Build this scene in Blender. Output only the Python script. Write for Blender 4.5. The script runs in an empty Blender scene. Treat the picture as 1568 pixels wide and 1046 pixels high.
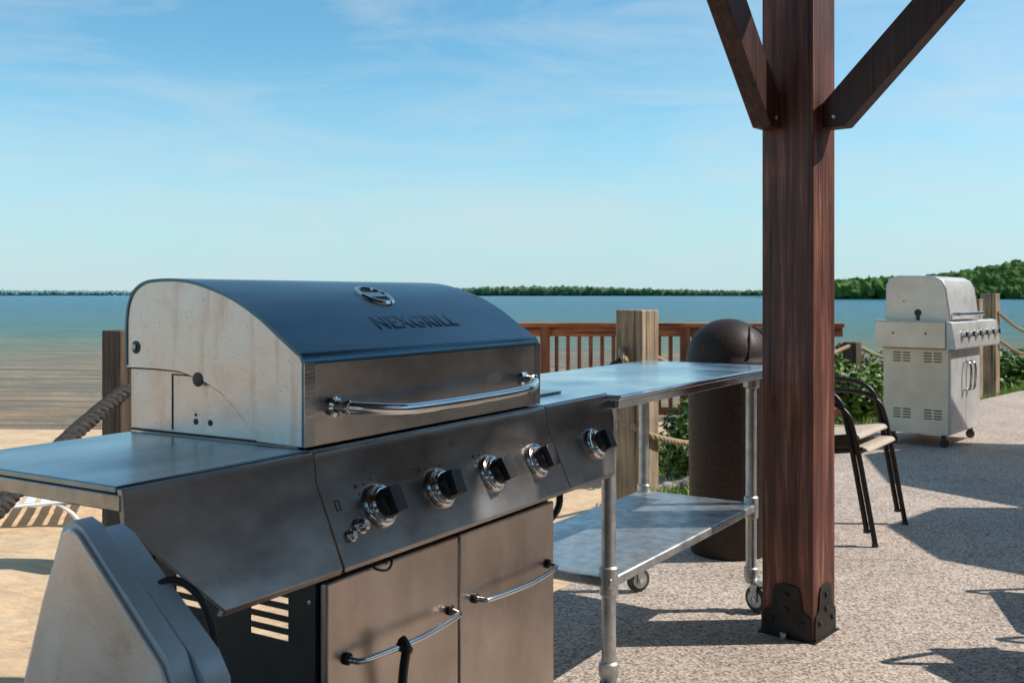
import bpy, bmesh, math, random
from mathutils import Vector, Matrix, noise
random.seed(7)
R=math.radians
sc=bpy.context.scene

# ---------------------------------------------------------------- materials
def newmat(name):
    m=bpy.data.materials.new(name); m.use_nodes=True
    nt=m.node_tree; b=nt.nodes['Principled BSDF']
    return m,nt,b
def N(nt,t,**k):
    n=nt.nodes.new(t)
    for a,v in k.items(): setattr(n,a,v)
    return n
def ramp(nt,stops):
    r=N(nt,'ShaderNodeValToRGB'); e=r.color_ramp.elements
    while len(e)<len(stops): e.new(0.5)
    for i,(p,c) in enumerate(stops):
        e[i].position=p; e[i].color=(c[0],c[1],c[2],1)
    return r
def noisemat(name,c1,c2,scale=8,stretch=(1,1,1),rough=(.4,.6),metal=0.0,bump=0.0,bscale=None,detail=6,lo=.35,hi=.65,coord='Object',spec=.5):
    m,nt,b=newmat(name); L=nt.links
    tc=N(nt,'ShaderNodeTexCoord'); mp=N(nt,'ShaderNodeMapping'); mp.inputs['Scale'].default_value=stretch
    L.new(tc.outputs[coord],mp.inputs[0])
    n=N(nt,'ShaderNodeTexNoise'); n.inputs['Scale'].default_value=scale; n.inputs['Detail'].default_value=detail; n.inputs['Roughness'].default_value=.62
    L.new(mp.outputs[0],n.inputs[0])
    r=ramp(nt,[(lo,c1),(hi,c2)]); L.new(n.outputs[0],r.inputs[0]); L.new(r.outputs[0],b.inputs['Base Color'])
    mr=N(nt,'ShaderNodeMapRange'); mr.inputs[1].default_value=.3; mr.inputs[2].default_value=.7
    mr.inputs[3].default_value=rough[0]; mr.inputs[4].default_value=rough[1]
    n2=N(nt,'ShaderNodeTexNoise'); n2.inputs['Scale'].default_value=scale*.6; n2.inputs['Detail'].default_value=5
    L.new(mp.outputs[0],n2.inputs[0]); L.new(n2.outputs[0],mr.inputs[0]); L.new(mr.outputs[0],b.inputs['Roughness'])
    b.inputs['Metallic'].default_value=metal
    b.inputs['Specular IOR Level'].default_value=spec
    if bump:
        n3=N(nt,'ShaderNodeTexNoise'); n3.inputs['Scale'].default_value=bscale or scale*3; n3.inputs['Detail'].default_value=6
        L.new(mp.outputs[0],n3.inputs[0])
        bp=N(nt,'ShaderNodeBump'); bp.inputs['Strength'].default_value=bump; bp.inputs['Distance'].default_value=.01
        L.new(n3.outputs[0],bp.inputs['Height']); L.new(bp.outputs[0],b.inputs['Normal'])
    return m
def wood(name,dark,mid,light,axis='z',scale=1.0,rough=.55,crack=.5):
    m,nt,b=newmat(name); L=nt.links
    tc=N(nt,'ShaderNodeTexCoord'); mp=N(nt,'ShaderNodeMapping')
    s={'z':(1,1,.05),'x':(.05,1,1),'y':(1,.05,1)}[axis]
    mp.inputs['Scale'].default_value=[v*scale for v in s]; L.new(tc.outputs['Object'],mp.inputs[0])
    n=N(nt,'ShaderNodeTexNoise'); n.inputs['Scale'].default_value=38; n.inputs['Detail'].default_value=8; n.inputs['Roughness'].default_value=.65; n.inputs['Distortion'].default_value=.6
    L.new(mp.outputs[0],n.inputs[0])
    r=ramp(nt,[(.3,dark),(.52,mid),(.72,light)]); L.new(n.outputs[0],r.inputs[0])
    n2=N(nt,'ShaderNodeTexNoise'); n2.inputs['Scale'].default_value=3.5; n2.inputs['Detail'].default_value=5; L.new(tc.outputs['Object'],n2.inputs[0])
    r2=ramp(nt,[(.35,(.62,.6,.6)),(.65,(1.15,1.12,1.1))]); L.new(n2.outputs[0],r2.inputs[0])
    mx=N(nt,'ShaderNodeMix',data_type='RGBA',blend_type='MULTIPLY'); mx.inputs[0].default_value=.8
    L.new(r.outputs[0],mx.inputs[6]); L.new(r2.outputs[0],mx.inputs[7])
    mp2=N(nt,'ShaderNodeMapping'); mp2.inputs['Scale'].default_value={'z':(9,9,3.2),'x':(3.2,9,9),'y':(9,3.2,9)}[axis]; L.new(tc.outputs['Object'],mp2.inputs[0])
    v=N(nt,'ShaderNodeTexVoronoi'); v.inputs['Scale'].default_value=1; L.new(mp2.outputs[0],v.inputs[0])
    r3=ramp(nt,[(.07,(.25,.22,.2)),(.16,(1,1,1))]); L.new(v.outputs['Distance'],r3.inputs[0])
    mx2=N(nt,'ShaderNodeMix',data_type='RGBA',blend_type='MULTIPLY'); mx2.inputs[0].default_value=crack
    L.new(mx.outputs[2],mx2.inputs[6]); L.new(r3.outputs[0],mx2.inputs[7])
    # long splits along the grain
    mp3=N(nt,'ShaderNodeMapping'); mp3.inputs['Scale'].default_value={'z':(34,34,.9),'x':(.9,34,34),'y':(34,.9,34)}[axis]; L.new(tc.outputs['Object'],mp3.inputs[0])
    n4=N(nt,'ShaderNodeTexNoise'); n4.inputs['Scale'].default_value=1; n4.inputs['Detail'].default_value=2; L.new(mp3.outputs[0],n4.inputs[0])
    r4=ramp(nt,[(.34,(.15,.13,.12)),(.39,(1,1,1))]); L.new(n4.outputs[0],r4.inputs[0])
    mx3=N(nt,'ShaderNodeMix',data_type='RGBA',blend_type='MULTIPLY'); mx3.inputs[0].default_value=.8
    L.new(mx2.outputs[2],mx3.inputs[6]); L.new(r4.outputs[0],mx3.inputs[7])
    L.new(mx3.outputs[2],b.inputs['Base Color'])
    b.inputs['Roughness'].default_value=rough
    bp=N(nt,'ShaderNodeBump'); bp.inputs['Strength'].default_value=.35; bp.inputs['Distance'].default_value=.004
    L.new(n.outputs[0],bp.inputs['Height']); L.new(bp.outputs[0],b.inputs['Normal'])
    return m

M={}
M['steel']=noisemat('brushed_steel',(.30,.30,.30),(.42,.42,.42),scale=7,stretch=(.4,3,3),rough=(.2,.36),metal=1,bump=.03,bscale=60)
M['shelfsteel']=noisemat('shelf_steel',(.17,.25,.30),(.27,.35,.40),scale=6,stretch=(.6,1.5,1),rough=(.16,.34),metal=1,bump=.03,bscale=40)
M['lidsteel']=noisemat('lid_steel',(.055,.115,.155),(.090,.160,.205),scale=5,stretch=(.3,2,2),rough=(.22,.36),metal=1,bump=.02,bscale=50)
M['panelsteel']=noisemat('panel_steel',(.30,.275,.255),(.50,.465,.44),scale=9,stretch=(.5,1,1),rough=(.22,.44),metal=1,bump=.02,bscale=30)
M['doorsteel']=noisemat('door_steel',(.40,.335,.29),(.60,.52,.46),scale=4,stretch=(1,1,.6),rough=(.18,.42),metal=1,bump=.05,bscale=11)
M['chrome']=noisemat('chrome',(.62,.62,.62),(.75,.75,.74),scale=10,rough=(.08,.2),metal=1)
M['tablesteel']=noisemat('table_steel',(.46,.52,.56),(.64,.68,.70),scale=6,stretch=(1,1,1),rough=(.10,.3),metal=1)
M['greysteel']=noisemat('dull_grey_steel',(.50,.50,.49),(.66,.65,.63),scale=5,rough=(.4,.55),metal=.4)
M['galv']=noisemat('galvanised',(.38,.40,.41),(.60,.61,.61),scale=22,rough=(.28,.5),metal=.85)
M['hood']=noisemat('hood_grey',(.50,.62,.69),(.60,.71,.77),scale=9,rough=(.3,.45),metal=.25)
M['black']=noisemat('black_plastic',(.012,.012,.013),(.03,.03,.032),scale=20,rough=(.3,.5))
M['navy']=noisemat('black_enamel',(.010,.014,.020),(.018,.024,.032),scale=12,rough=(.25,.4))
M['blackmetal']=noisemat('black_bracket',(.012,.011,.011),(.035,.032,.03),scale=14,rough=(.4,.65),metal=.4,bump=.1)
M['rubber']=noisemat('rubber',(.03,.03,.03),(.06,.06,.06),scale=20,rough=(.5,.7))
M['postwood']=wood('stained_post_wood',(.035,.012,.009),(.15,.050,.034),(.36,.16,.11),'z',rough=.5,crack=.6)
M['bracewood']=wood('stained_brace_wood',(.022,.008,.006),(.065,.021,.014),(.15,.055,.036),'z',rough=.45)
M['beamwood']=wood('stained_beam_wood',(.03,.012,.008),(.07,.024,.014),(.13,.05,.03),'x')
M['greywood']=wood('weathered_wood',(.15,.10,.06),(.38,.28,.18),(.60,.49,.35),'z',1.0,.8,.5)
M['darkwood']=wood('weathered_dark_wood',(.035,.022,.014),(.09,.06,.038),(.17,.12,.08),'z',1.0,.8,.5)
M['railwood']=wood('cedar_rail',(.14,.045,.02),(.32,.11,.05),(.48,.2,.1),'z',1.0,.6,.2)
M['railtop']=wood('cedar_rail_top',(.2,.06,.025),(.48,.17,.07),(.62,.27,.13),'x',1.0,.6,.2)
M['bin']=noisemat('bin_brown',(.020,.010,.007),(.042,.024,.017),scale=90,rough=(.45,.6),bump=.12,bscale=160,spec=.3)
M['chairmetal']=noisemat('chair_bronze',(.014,.010,.009),(.03,.022,.018),scale=30,rough=(.3,.45),metal=.3)
M['sling']=noisemat('sling_fabric',(.42,.34,.26),(.56,.47,.37),scale=60,rough=(.7,.85),bump=.2,bscale=200)
M['rope']=noisemat('rope_dark',(.018,.017,.016),(.065,.057,.05),scale=60,rough=(.8,.95),bump=.5,bscale=200)
M['ropetan']=noisemat('rope_tan',(.32,.22,.13),(.55,.42,.28),scale=60,rough=(.8,.95),bump=.5,bscale=200)
M['white']=noisemat('white_paint',(.7,.7,.7),(.82,.82,.82),scale=12,rough=(.35,.5))
M['rock']=noisemat('rock',(.10,.09,.08),(.34,.31,.28),scale=6,rough=(.8,.95),bump=.6,bscale=20)
M['leaf']=noisemat('leaf_green',(.06,.13,.02),(.19,.30,.05),scale=4,rough=(.45,.6))
M['leafd']=noisemat('leaf_dark',(.03,.07,.016),(.09,.16,.035),scale=4,rough=(.5,.65))
M['grass']=noisemat('grass_blade',(.14,.24,.03),(.28,.40,.07),scale=2,rough=(.5,.65))
M['flower']=noisemat('flower_red',(.45,.03,.02),(.6,.07,.05),scale=20,rough=(.5,.6))
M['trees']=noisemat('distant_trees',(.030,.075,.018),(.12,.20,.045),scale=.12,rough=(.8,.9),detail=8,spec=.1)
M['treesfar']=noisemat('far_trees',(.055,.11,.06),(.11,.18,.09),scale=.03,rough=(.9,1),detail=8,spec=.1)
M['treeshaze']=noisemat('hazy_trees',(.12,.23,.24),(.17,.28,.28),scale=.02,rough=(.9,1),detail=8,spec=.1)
M['siding']=wood('building_siding',(.035,.018,.012),(.07,.035,.022),(.11,.06,.04),'x',.6,.7,.1)
M['glass']=noisemat('window_glass',(.03,.04,.05),(.05,.06,.07),scale=2,rough=(.04,.08))
M['trim']=noisemat('window_trim',(.22,.16,.12),(.3,.23,.18),scale=6,rough=(.5,.6))
M['roofm']=noisemat('roof_boards',(.05,.028,.018),(.10,.06,.04),scale=6,stretch=(.2,2,1),rough=(.6,.8))
M['letter']=noisemat('embossed_logo',(.030,.060,.080),(.045,.085,.11),scale=10,rough=(.25,.35),metal=1)
M['ink']=noisemat('printed_marks',(.02,.02,.02),(.04,.04,.04),scale=10,rough=(.5,.6))
M['cream']=noisemat('cream_metal',(.70,.57,.45),(.86,.74,.62),scale=3,rough=(.35,.5),metal=.35)

def endpanel():
    m,nt,b=newmat('cast_end_panel'); L=nt.links
    tc=N(nt,'ShaderNodeTexCoord')
    n=N(nt,'ShaderNodeTexNoise'); n.inputs['Scale'].default_value=6; n.inputs['Detail'].default_value=9; n.inputs['Roughness'].default_value=.7; n.inputs['Distortion'].default_value=.5; L.new(tc.outputs['Object'],n.inputs[0])
    r=ramp(nt,[(.33,(.82,.64,.54)),(.47,(.96,.83,.76)),(.66,(.99,.95,.92))]); L.new(n.outputs[0],r.inputs[0])
    v=N(nt,'ShaderNodeTexNoise'); v.inputs['Scale'].default_value=230; v.inputs['Detail'].default_value=2; L.new(tc.outputs['Object'],v.inputs[0])
    r2=ramp(nt,[(.27,(.45,.34,.27)),(.34,(1,1,1))]); L.new(v.outputs[0],r2.inputs[0])
    mx=N(nt,'ShaderNodeMix',data_type='RGBA',blend_type='MULTIPLY'); mx.inputs[0].default_value=.7
    L.new(r.outputs[0],mx.inputs[6]); L.new(r2.outputs[0],mx.inputs[7])
    mp=N(nt,'ShaderNodeMapping'); mp.inputs['Scale'].default_value=(1,22,2.2); L.new(tc.outputs['Object'],mp.inputs[0])
    d=N(nt,'ShaderNodeTexNoise'); d.inputs['Scale'].default_value=1.3; d.inputs['Detail'].default_value=4; L.new(mp.outputs[0],d.inputs[0])
    r3=ramp(nt,[(.33,(.72,.60,.53)),(.45,(1,1,1))]); L.new(d.outputs[0],r3.inputs[0])
    mx2=N(nt,'ShaderNodeMix',data_type='RGBA',blend_type='MULTIPLY'); mx2.inputs[0].default_value=.45
    L.new(mx.outputs[2],mx2.inputs[6]); L.new(r3.outputs[0],mx2.inputs[7])
    L.new(mx2.outputs[2],b.inputs['Base Color'])
    b.inputs['Metallic'].default_value=.45
    mr=N(nt,'ShaderNodeMapRange'); mr.inputs[3].default_value=.25; mr.inputs[4].default_value=.45; L.new(n.outputs[0],mr.inputs[0]); L.new(mr.outputs[0],b.inputs['Roughness'])
    bp=N(nt,'ShaderNodeBump'); bp.inputs['Strength'].default_value=.12; bp.inputs['Distance'].default_value=.002
    L.new(v.outputs[0],bp.inputs['Height']); L.new(bp.outputs[0],b.inputs['Normal'])
    return m
M['endp']=endpanel()

def patio_mat():
    m,nt,b=newmat('exposed_aggregate'); L=nt.links
    g=N(nt,'ShaderNodeNewGeometry')
    v=N(nt,'ShaderNodeTexVoronoi'); v.inputs['Scale'].default_value=120; L.new(g.outputs['Position'],v.inputs[0])
    r=ramp(nt,[(0,(.20,.15,.125)),(.3,(.38,.30,.25)),(.6,(.50,.415,.35)),(1,(.66,.58,.51))])
    sp=N(nt,'ShaderNodeSeparateColor'); L.new(v.outputs['Color'],sp.inputs[0]); L.new(sp.outputs[0],r.inputs[0])
    n=N(nt,'ShaderNodeTexNoise'); n.inputs['Scale'].default_value=1.1; n.inputs['Detail'].default_value=8; n.inputs['Roughness'].default_value=.65; L.new(g.outputs['Position'],n.inputs[0])
    r2=ramp(nt,[(.3,(.72,.70,.69)),(.62,(1.05,1.03,1.0))]); L.new(n.outputs[0],r2.inputs[0])
    mx=N(nt,'ShaderNodeMix',data_type='RGBA',blend_type='MULTIPLY'); mx.inputs[0].default_value=.9
    L.new(r.outputs[0],mx.inputs[6]); L.new(r2.outputs[0],mx.inputs[7]); L.new(mx.outputs[2],b.inputs['Base Color'])
    b.inputs['Roughness'].default_value=.85; b.inputs['Specular IOR Level'].default_value=.2
    bp=N(nt,'ShaderNodeBump'); bp.inputs['Strength'].default_value=.5; bp.inputs['Distance'].default_value=.003
    L.new(v.outputs['Distance'],bp.inputs['Height']); L.new(bp.outputs[0],b.inputs['Normal'])
    return m
M['patio']=patio_mat()

def ground_mat():
    m,nt,b=newmat('sand_and_turf'); L=nt.links
    g=N(nt,'ShaderNodeNewGeometry')
    n=N(nt,'ShaderNodeTexNoise'); n.inputs['Scale'].default_value=1.6; n.inputs['Detail'].default_value=10; n.inputs['Roughness'].default_value=.7; L.new(g.outputs['Position'],n.inputs[0])
    r=ramp(nt,[(.3,(.54,.37,.22)),(.7,(.71,.52,.335))]); L.new(n.outputs[0],r.inputs[0])
    a=N(nt,'ShaderNodeAttribute',attribute_name='turf')
    n2=N(nt,'ShaderNodeTexNoise'); n2.inputs['Scale'].default_value=9; n2.inputs['Detail'].default_value=6; L.new(g.outputs['Position'],n2.inputs[0])
    r2=ramp(nt,[(.35,(.08,.13,.025)),(.7,(.2,.27,.06))]); L.new(n2.outputs[0],r2.inputs[0])
    mx=N(nt,'ShaderNodeMix',data_type='RGBA'); L.new(a.outputs['Fac'],mx.inputs[0]); L.new(r.outputs[0],mx.inputs[6]); L.new(r2.outputs[0],mx.inputs[7])
    L.new(mx.outputs[2],b.inputs['Base Color']); b.inputs['Roughness'].default_value=.95; b.inputs['Specular IOR Level'].default_value=.15
    mp=N(nt,'ShaderNodeMapping'); mp.inputs['Scale'].default_value=(1.2,3.2,1); mp.inputs['Rotation'].default_value=(0,0,.5); L.new(g.outputs['Position'],mp.inputs[0])
    n3=N(nt,'ShaderNodeTexNoise'); n3.inputs['Scale'].default_value=2.2; n3.inputs['Detail'].default_value=9; L.new(mp.outputs[0],n3.inputs[0])
    bp=N(nt,'ShaderNodeBump'); bp.inputs['Strength'].default_value=.9; bp.inputs['Distance'].default_value=.12
    L.new(n3.outputs[0],bp.inputs['Height']); L.new(bp.outputs[0],b.inputs['Normal'])
    return m
M['ground']=ground_mat()

def water_mat():
    m,nt,b=newmat('lake_water'); L=nt.links
    g=N(nt,'ShaderNodeNewGeometry'); sx=N(nt,'ShaderNodeSeparateXYZ'); L.new(g.outputs['Position'],sx.inputs[0])
    mr=N(nt,'ShaderNodeMapRange'); mr.inputs[1].default_value=12; mr.inputs[2].default_value=120; L.new(sx.outputs['Y'],mr.inputs[0])
    # sand bars
    mp=N(nt,'ShaderNodeMapping'); mp.inputs['Scale'].default_value=(.05,.2,1); L.new(g.outputs['Position'],mp.inputs[0])
    n=N(nt,'ShaderNodeTexNoise'); n.inputs['Scale'].default_value=1; n.inputs['Detail'].default_value=6; L.new(mp.outputs[0],n.inputs[0])
    ad=N(nt,'ShaderNodeMath',operation='MULTIPLY_ADD'); ad.inputs[1].default_value=.34; L.new(n.outputs[0],ad.inputs[0]); 
    sb=N(nt,'ShaderNodeMath',operation='SUBTRACT'); L.new(mr.outputs[0],sb.inputs[0]); sb.inputs[1].default_value=.17; L.new(sb.outputs[0],ad.inputs[2])
    r=ramp(nt,[(0,(.40,.22,.10)),(.10,(.31,.19,.085)),(.20,(.17,.185,.09)),(.36,(.03,.17,.16)),(1,(.004,.14,.23))]); L.new(ad.outputs[0],r.inputs[0])
    # wave shading painted into the base colour: lighter crests, darker troughs
    mp2=N(nt,'ShaderNodeMapping'); mp2.inputs['Scale'].default_value=(.40,1.7,1); mp2.inputs['Rotation'].default_value=(0,0,.12); L.new(g.outputs['Position'],mp2.inputs[0])
    w=N(nt,'ShaderNodeTexNoise'); w.inputs['Scale'].default_value=1.1; w.inputs['Detail'].default_value=7; w.inputs['Roughness'].default_value=.62; w.inputs['Distortion'].default_value=.6; L.new(mp2.outputs[0],w.inputs[0])
    r2=ramp(nt,[(.40,(.50,.55,.58)),(.60,(1.25,1.2,1.15))]); L.new(w.outputs[0],r2.inputs[0])
    mx=N(nt,'ShaderNodeMix',data_type='RGBA',blend_type='MULTIPLY'); mx.inputs[0].default_value=.85
    L.new(r.outputs[0],mx.inputs[6]); L.new(r2.outputs[0],mx.inputs[7]); L.new(mx.outputs[2],b.inputs['Base Color'])
    b.inputs['Roughness'].default_value=.2; b.inputs['IOR'].default_value=1.14; b.inputs['Specular IOR Level'].default_value=.5
    bp=N(nt,'ShaderNodeBump'); bp.inputs['Strength'].default_value=1; bp.inputs['Distance'].default_value=.9
    L.new(w.outputs[0],bp.inputs['Height']); L.new(bp.outputs[0],b.inputs['Normal'])
    return m
M['water']=water_mat()

# ---------------------------------------------------------------- builder
class B:
    def __init__(s): s.v=[]; s.f=[]; s.mi=[]; s.mats=[]
    def m(s,mat):
        mt=M[mat]
        if mt not in s.mats: s.mats.append(mt)
        return s.mats.index(mt)
    def add(s,vs,fs,mat,T=None):
        o=len(s.v); i=s.m(mat)
        for v in vs: s.v.append(T@Vector(v) if T is not None else Vector(v))
        for f in fs: s.f.append([a+o for a in f]); s.mi.append(i)
    def box(s,x0,x1,y0,y1,z0,z1,mat,T=None):
        vs=[(x,y,z) for x in (x0,x1) for y in (y0,y1) for z in (z0,z1)]
        s.add(vs,[(0,1,3,2),(4,6,7,5),(0,4,5,1),(2,3,7,6),(0,2,6,4),(1,5,7,3)],mat,T)
    def prism(s,poly,x0,x1,mat,T=None):
        n=len(poly)
        vs=[(x0,p[0],p[1]) for p in poly]+[(x1,p[0],p[1]) for p in poly]
        fs=[list(range(n)),list(range(2*n-1,n-1,-1))]+[(i,(i+1)%n,n+(i+1)%n,n+i) for i in range(n)]
        s.add(vs,fs,mat,T)
    def band(s,outer,inner,x0,x1,mat,T=None):
        n=len(outer); vs=[]
        for x in (x0,x1):
            vs+= [(x,p[0],p[1]) for p in outer]+[(x,p[0],p[1]) for p in inner]
        fs=[]
        for i in range(n-1):
            fs.append((i,i+1,n+i+1,n+i)); fs.append((2*n+i,3*n+i,3*n+i+1,2*n+i+1))
            fs.append((i,2*n+i,2*n+i+1,i+1)); fs.append((n+i,n+i+1,3*n+i+1,3*n+i))
        fs.append((0,n,3*n,2*n)); fs.append((n-1,3*n-1,4*n-1,2*n-1))
        s.add(vs,fs,mat,T)
    def lathe(s,prof,mat,T=None,seg=32):
        vs=[];fs=[]
        for (r,z) in prof:
            for k in range(seg):
                a=2*math.pi*k/seg; vs.append((r*math.cos(a),r*math.sin(a),z))
        for i in range(len(prof)-1):
            for k in range(seg):
                k2=(k+1)%seg; fs.append((i*seg+k,i*seg+k2,(i+1)*seg+k2,(i+1)*seg+k))
        fs.append(list(range(seg))[::-1]); fs.append([(len(prof)-1)*seg+k for k in range(seg)])
        s.add(vs,fs,mat,T)
    def tube(s,pts,r,mat,T=None,seg=10,sub=0):
        pts=[Vector(p) for p in pts]
        if sub: pts=catmull(pts,sub)
        n=len(pts); vs=[];fs=[]
        t0=(pts[1]-pts[0]).normalized(); up=Vector((0,0,1)) if abs(t0.z)<.9 else Vector((1,0,0))
        nrm=t0.cross(up).normalized()
        for i,p in enumerate(pts):
            t=(pts[min(i+1,n-1)]-pts[max(i-1,0)]).normalized()
            nrm=(nrm-t*nrm.dot(t)).normalized(); bi=t.cross(nrm)
            for k in range(seg):
                a=2*math.pi*k/seg; vs.append(p+(nrm*math.cos(a)+bi*math.sin(a))*r)
        for i in range(n-1):
            for k in range(seg):
                k2=(k+1)%seg; fs.append((i*seg+k,i*seg+k2,(i+1)*seg+k2,(i+1)*seg+k))
        fs.append(list(range(seg))[::-1]); fs.append([(n-1)*seg+k for k in range(seg)])
        s.add(vs,fs,mat,T)
    def obj(s,name,parent=None,bevel=0,smooth=35,recalc=True):
        me=bpy.data.meshes.new(name); me.from_pydata([tuple(v) for v in s.v],[],s.f)
        for mt in s.mats: me.materials.append(mt)
        me.polygons.foreach_set('material_index',s.mi); me.update()
        if recalc:
            bm=bmesh.new(); bm.from_mesh(me); bmesh.ops.recalc_face_normals(bm,faces=bm.faces); bm.to_mesh(me); bm.free()
        if smooth:
            me.polygons.foreach_set('use_smooth',[True]*len(me.polygons)); me.set_sharp_from_angle(angle=R(smooth))
        o=bpy.data.objects.new(name,me); sc.collection.objects.link(o)
        if parent: o.parent=parent
        if bevel:
            bv=o.modifiers.new('bevel','BEVEL'); bv.width=bevel; bv.segments=2; bv.limit_method='ANGLE'; bv.angle_limit=R(40)
        return o
def catmull(pts,sub):
    out=[]; n=len(pts)
    for i in range(n-1):
        p0=pts[max(i-1,0)];p1=pts[i];p2=pts[i+1];p3=pts[min(i+2,n-1)]
        for k in range(sub):
            t=k/sub
            out.append(.5*((2*p1)+(p2-p0)*t+(2*p0-5*p1+4*p2-p3)*t*t+(3*p1-p0-3*p2+p3)*t**3))
    out.append(pts[-1]); return out
def empty(name,loc,rz=0):
    e=bpy.data.objects.new(name,None); e.empty_display_size=.1; e.location=loc; e.rotation_euler=(0,0,R(rz)); sc.collection.objects.link(e); return e
def place(loc,zaxis=(0,0,1),xaxis=(1,0,0)):
    z=Vector(zaxis).normalized(); x=Vector(xaxis); x=(x-z*x.dot(z)).normalized(); y=z.cross(x)
    m=Matrix((x,y,z)).transposed().to_4x4(); m.translation=Vector(loc); return m

# ---------------------------------------------------------------- near grill
G=empty('gas_grill',(-.3243,1.7218,0),58.8)
X0,X1=.017,.861
prof=[(0,.929),(0,1.0),(0,1.078),(.006,1.092),(.056,1.125),(.105,1.158),(.155,1.185),(.207,1.206),(.278,1.225),(.334,1.232),(.39,1.232),(.43,1.227),(.462,1.21),(.480,1.18),(.486,1.14),(.486,1.058)]
P3=[Vector((p[0]+.063,p[1],0)) for p in prof]
arc=P3[:3]+catmull(P3[3:],4)
outer=[(p.x,p.y) for p in arc]
inner=[]
for i,p in enumerate(arc):
    t=(arc[min(i+1,len(arc)-1)]-arc[max(i-1,0)]).normalized(); nn=Vector((t.y,-t.x,0))
    q=p+nn*.006; inner.append((q.x,q.y))
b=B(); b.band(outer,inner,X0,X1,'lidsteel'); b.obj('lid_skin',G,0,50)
b=B()
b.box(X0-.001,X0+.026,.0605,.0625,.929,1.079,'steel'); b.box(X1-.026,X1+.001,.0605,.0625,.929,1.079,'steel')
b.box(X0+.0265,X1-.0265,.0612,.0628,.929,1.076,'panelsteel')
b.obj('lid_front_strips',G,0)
low=[(.486,1.054),(.43,1.0545),(.381,1.054),(.33,1.052),(.2965,1.045),(.255,1.034),(.2156,1.017),(.185,.997),(.155,.972),(.132,.949),(.118,.931)]
lowc=[(p[0]+.063,p[1]) for p in low]
for nm,xa,xb in (('lid_end_left',X0+.002,X0+.010),('lid_end_right',X1-.010,X1-.002)):
    b=B(); poly=[(max(p[0],.069),p[1]) for p in inner]
    b.prism(poly+lowc,xa,xb,'endp'); b.obj(nm,G,0,30)
b=B()
for xa,xb in ((X0+.012,X0+.018),(X1-.018,X1-.012)):
    b.box(xa,xb,.09,.545,.905,1.06,'endp')
b.obj('firebox_sides',G,0)
b=B()
b.box(X0+.02,X1-.02,.085,.53,.74,.975,'navy')
b.obj('firebox',G,.004)
b=B()
def disc(bb,x,y,z,r,mat,d=.003,dirx=-1):
    bb.lathe([(r,0),(r,d*.7),(r*.7,d)],mat,place((x,y,z),(dirx,0,0),(0,1,0)),20)
disc(b,X0+.002,.063+.455,1.095,.013,'black',.0015)
disc(b,X0+.001,.063+.458,1.095,.007,'galv',.004)
disc(b,X0+.003,.063+.275,1.038,.014,'black',.003)
disc(b,X0+.012,.063+.292,.955,.006,'black',.0015); disc(b,X0+.012,.063+.252,.955,.006,'black',.0015); disc(b,X0+.012,.063+.292,.968,.003,'black',.0015)
b.box(X0+.0105,X0+.012,.063+.357,.063+.360,.935,1.045,'black')
b.box(X0+.0105,X0+.012,.063+.30,.063+.357,1.042,1.045,'black')
b.box(X0+.009,X0+.012,.063+.02,.063+.48,.927,.931,'rubber')
b.obj('end_hardware',G,0)
b=B(); pts=[Vector((X0+.006,p[0],p[1]-.001)) for p in lowc]; b.tube(pts,.0026,'black',seg=6,sub=3); b.obj('lid_end_gap',G)
b=B()
cp=[(.085,.924),(.052,.924),(.043,.920),(.039,.908),(.035,.868),(-.028,.727),(-.027,.719),(-.018,.715),(.06,.715),(.085,.76)]
b.prism(cp,.021,.857,'panelsteel'); b.obj('control_panel',G,.0015,25)
def fascia(bb,xt0,xt1,xb0,xb1):
    th=.012
    rows=[(.043,.922,xt0,xt1),(.039,.908,xt0,xt1),(.035,.868,xt0,xt1),(-.028,.727,xb0,xb1),(-.022,.716,xb0,xb1)]
    vs=[];fs=[];n=len(rows)
    for (y,z,a,c) in rows: vs+=[(a,y,z),(c,y,z)]
    for (y,z,a,c) in rows: vs+=[(a,y+th,z),(c,y+th,z)]
    for i in range(n-1):
        fs.append((2*i,2*i+1,2*i+3,2*i+2)); o=2*n; fs.append((o+2*i,o+2*i+2,o+2*i+3,o+2*i+1))
        fs.append((2*i,2*i+2,o+2*i+2,o+2*i)); fs.append((2*i+1,o+2*i+1,o+2*i+3,2*i+3))
    o=2*n; fs.append((0,o,o+1,1)); fs.append((2*n-2,2*n-1,o+2*n-1,o+2*n-2))
    bb.add(vs,fs,'panelsteel')
b=B(); fascia(b,.861,1.235,.861,1.112); b.obj('side_burner_fascia',G,.0015,25)
b=B(); fascia(b,-.378,.017,-.251,.017); b.obj('side_shelf_fascia',G,.0015,25)
b=B()
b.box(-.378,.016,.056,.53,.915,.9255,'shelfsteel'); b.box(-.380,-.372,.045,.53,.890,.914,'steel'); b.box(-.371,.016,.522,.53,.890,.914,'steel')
b.obj('left_side_shelf',G,.002)
b=B()
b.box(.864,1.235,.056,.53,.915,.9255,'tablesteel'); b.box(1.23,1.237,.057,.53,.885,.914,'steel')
b.box(.95,1.16,.16,.45,.926,.932,'steel')
b.obj('right_side_shelf',G,.002)
b=B()
for xa,xb in ((-.36,-.35),(0.0,.012)): b.box(xa,xb,.09,.50,.892,.914,'navy')
b.box(-.374,-.345,.052,.085,.855,.912,'black')
b.obj('shelf_brackets',G,.002)
nv=Vector((0,-.914,.406)); 
def onpanel(X,z):
    t=(z-.727)/(.868-.727); return (X,-.028+t*.063,z)
b=B()
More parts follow.
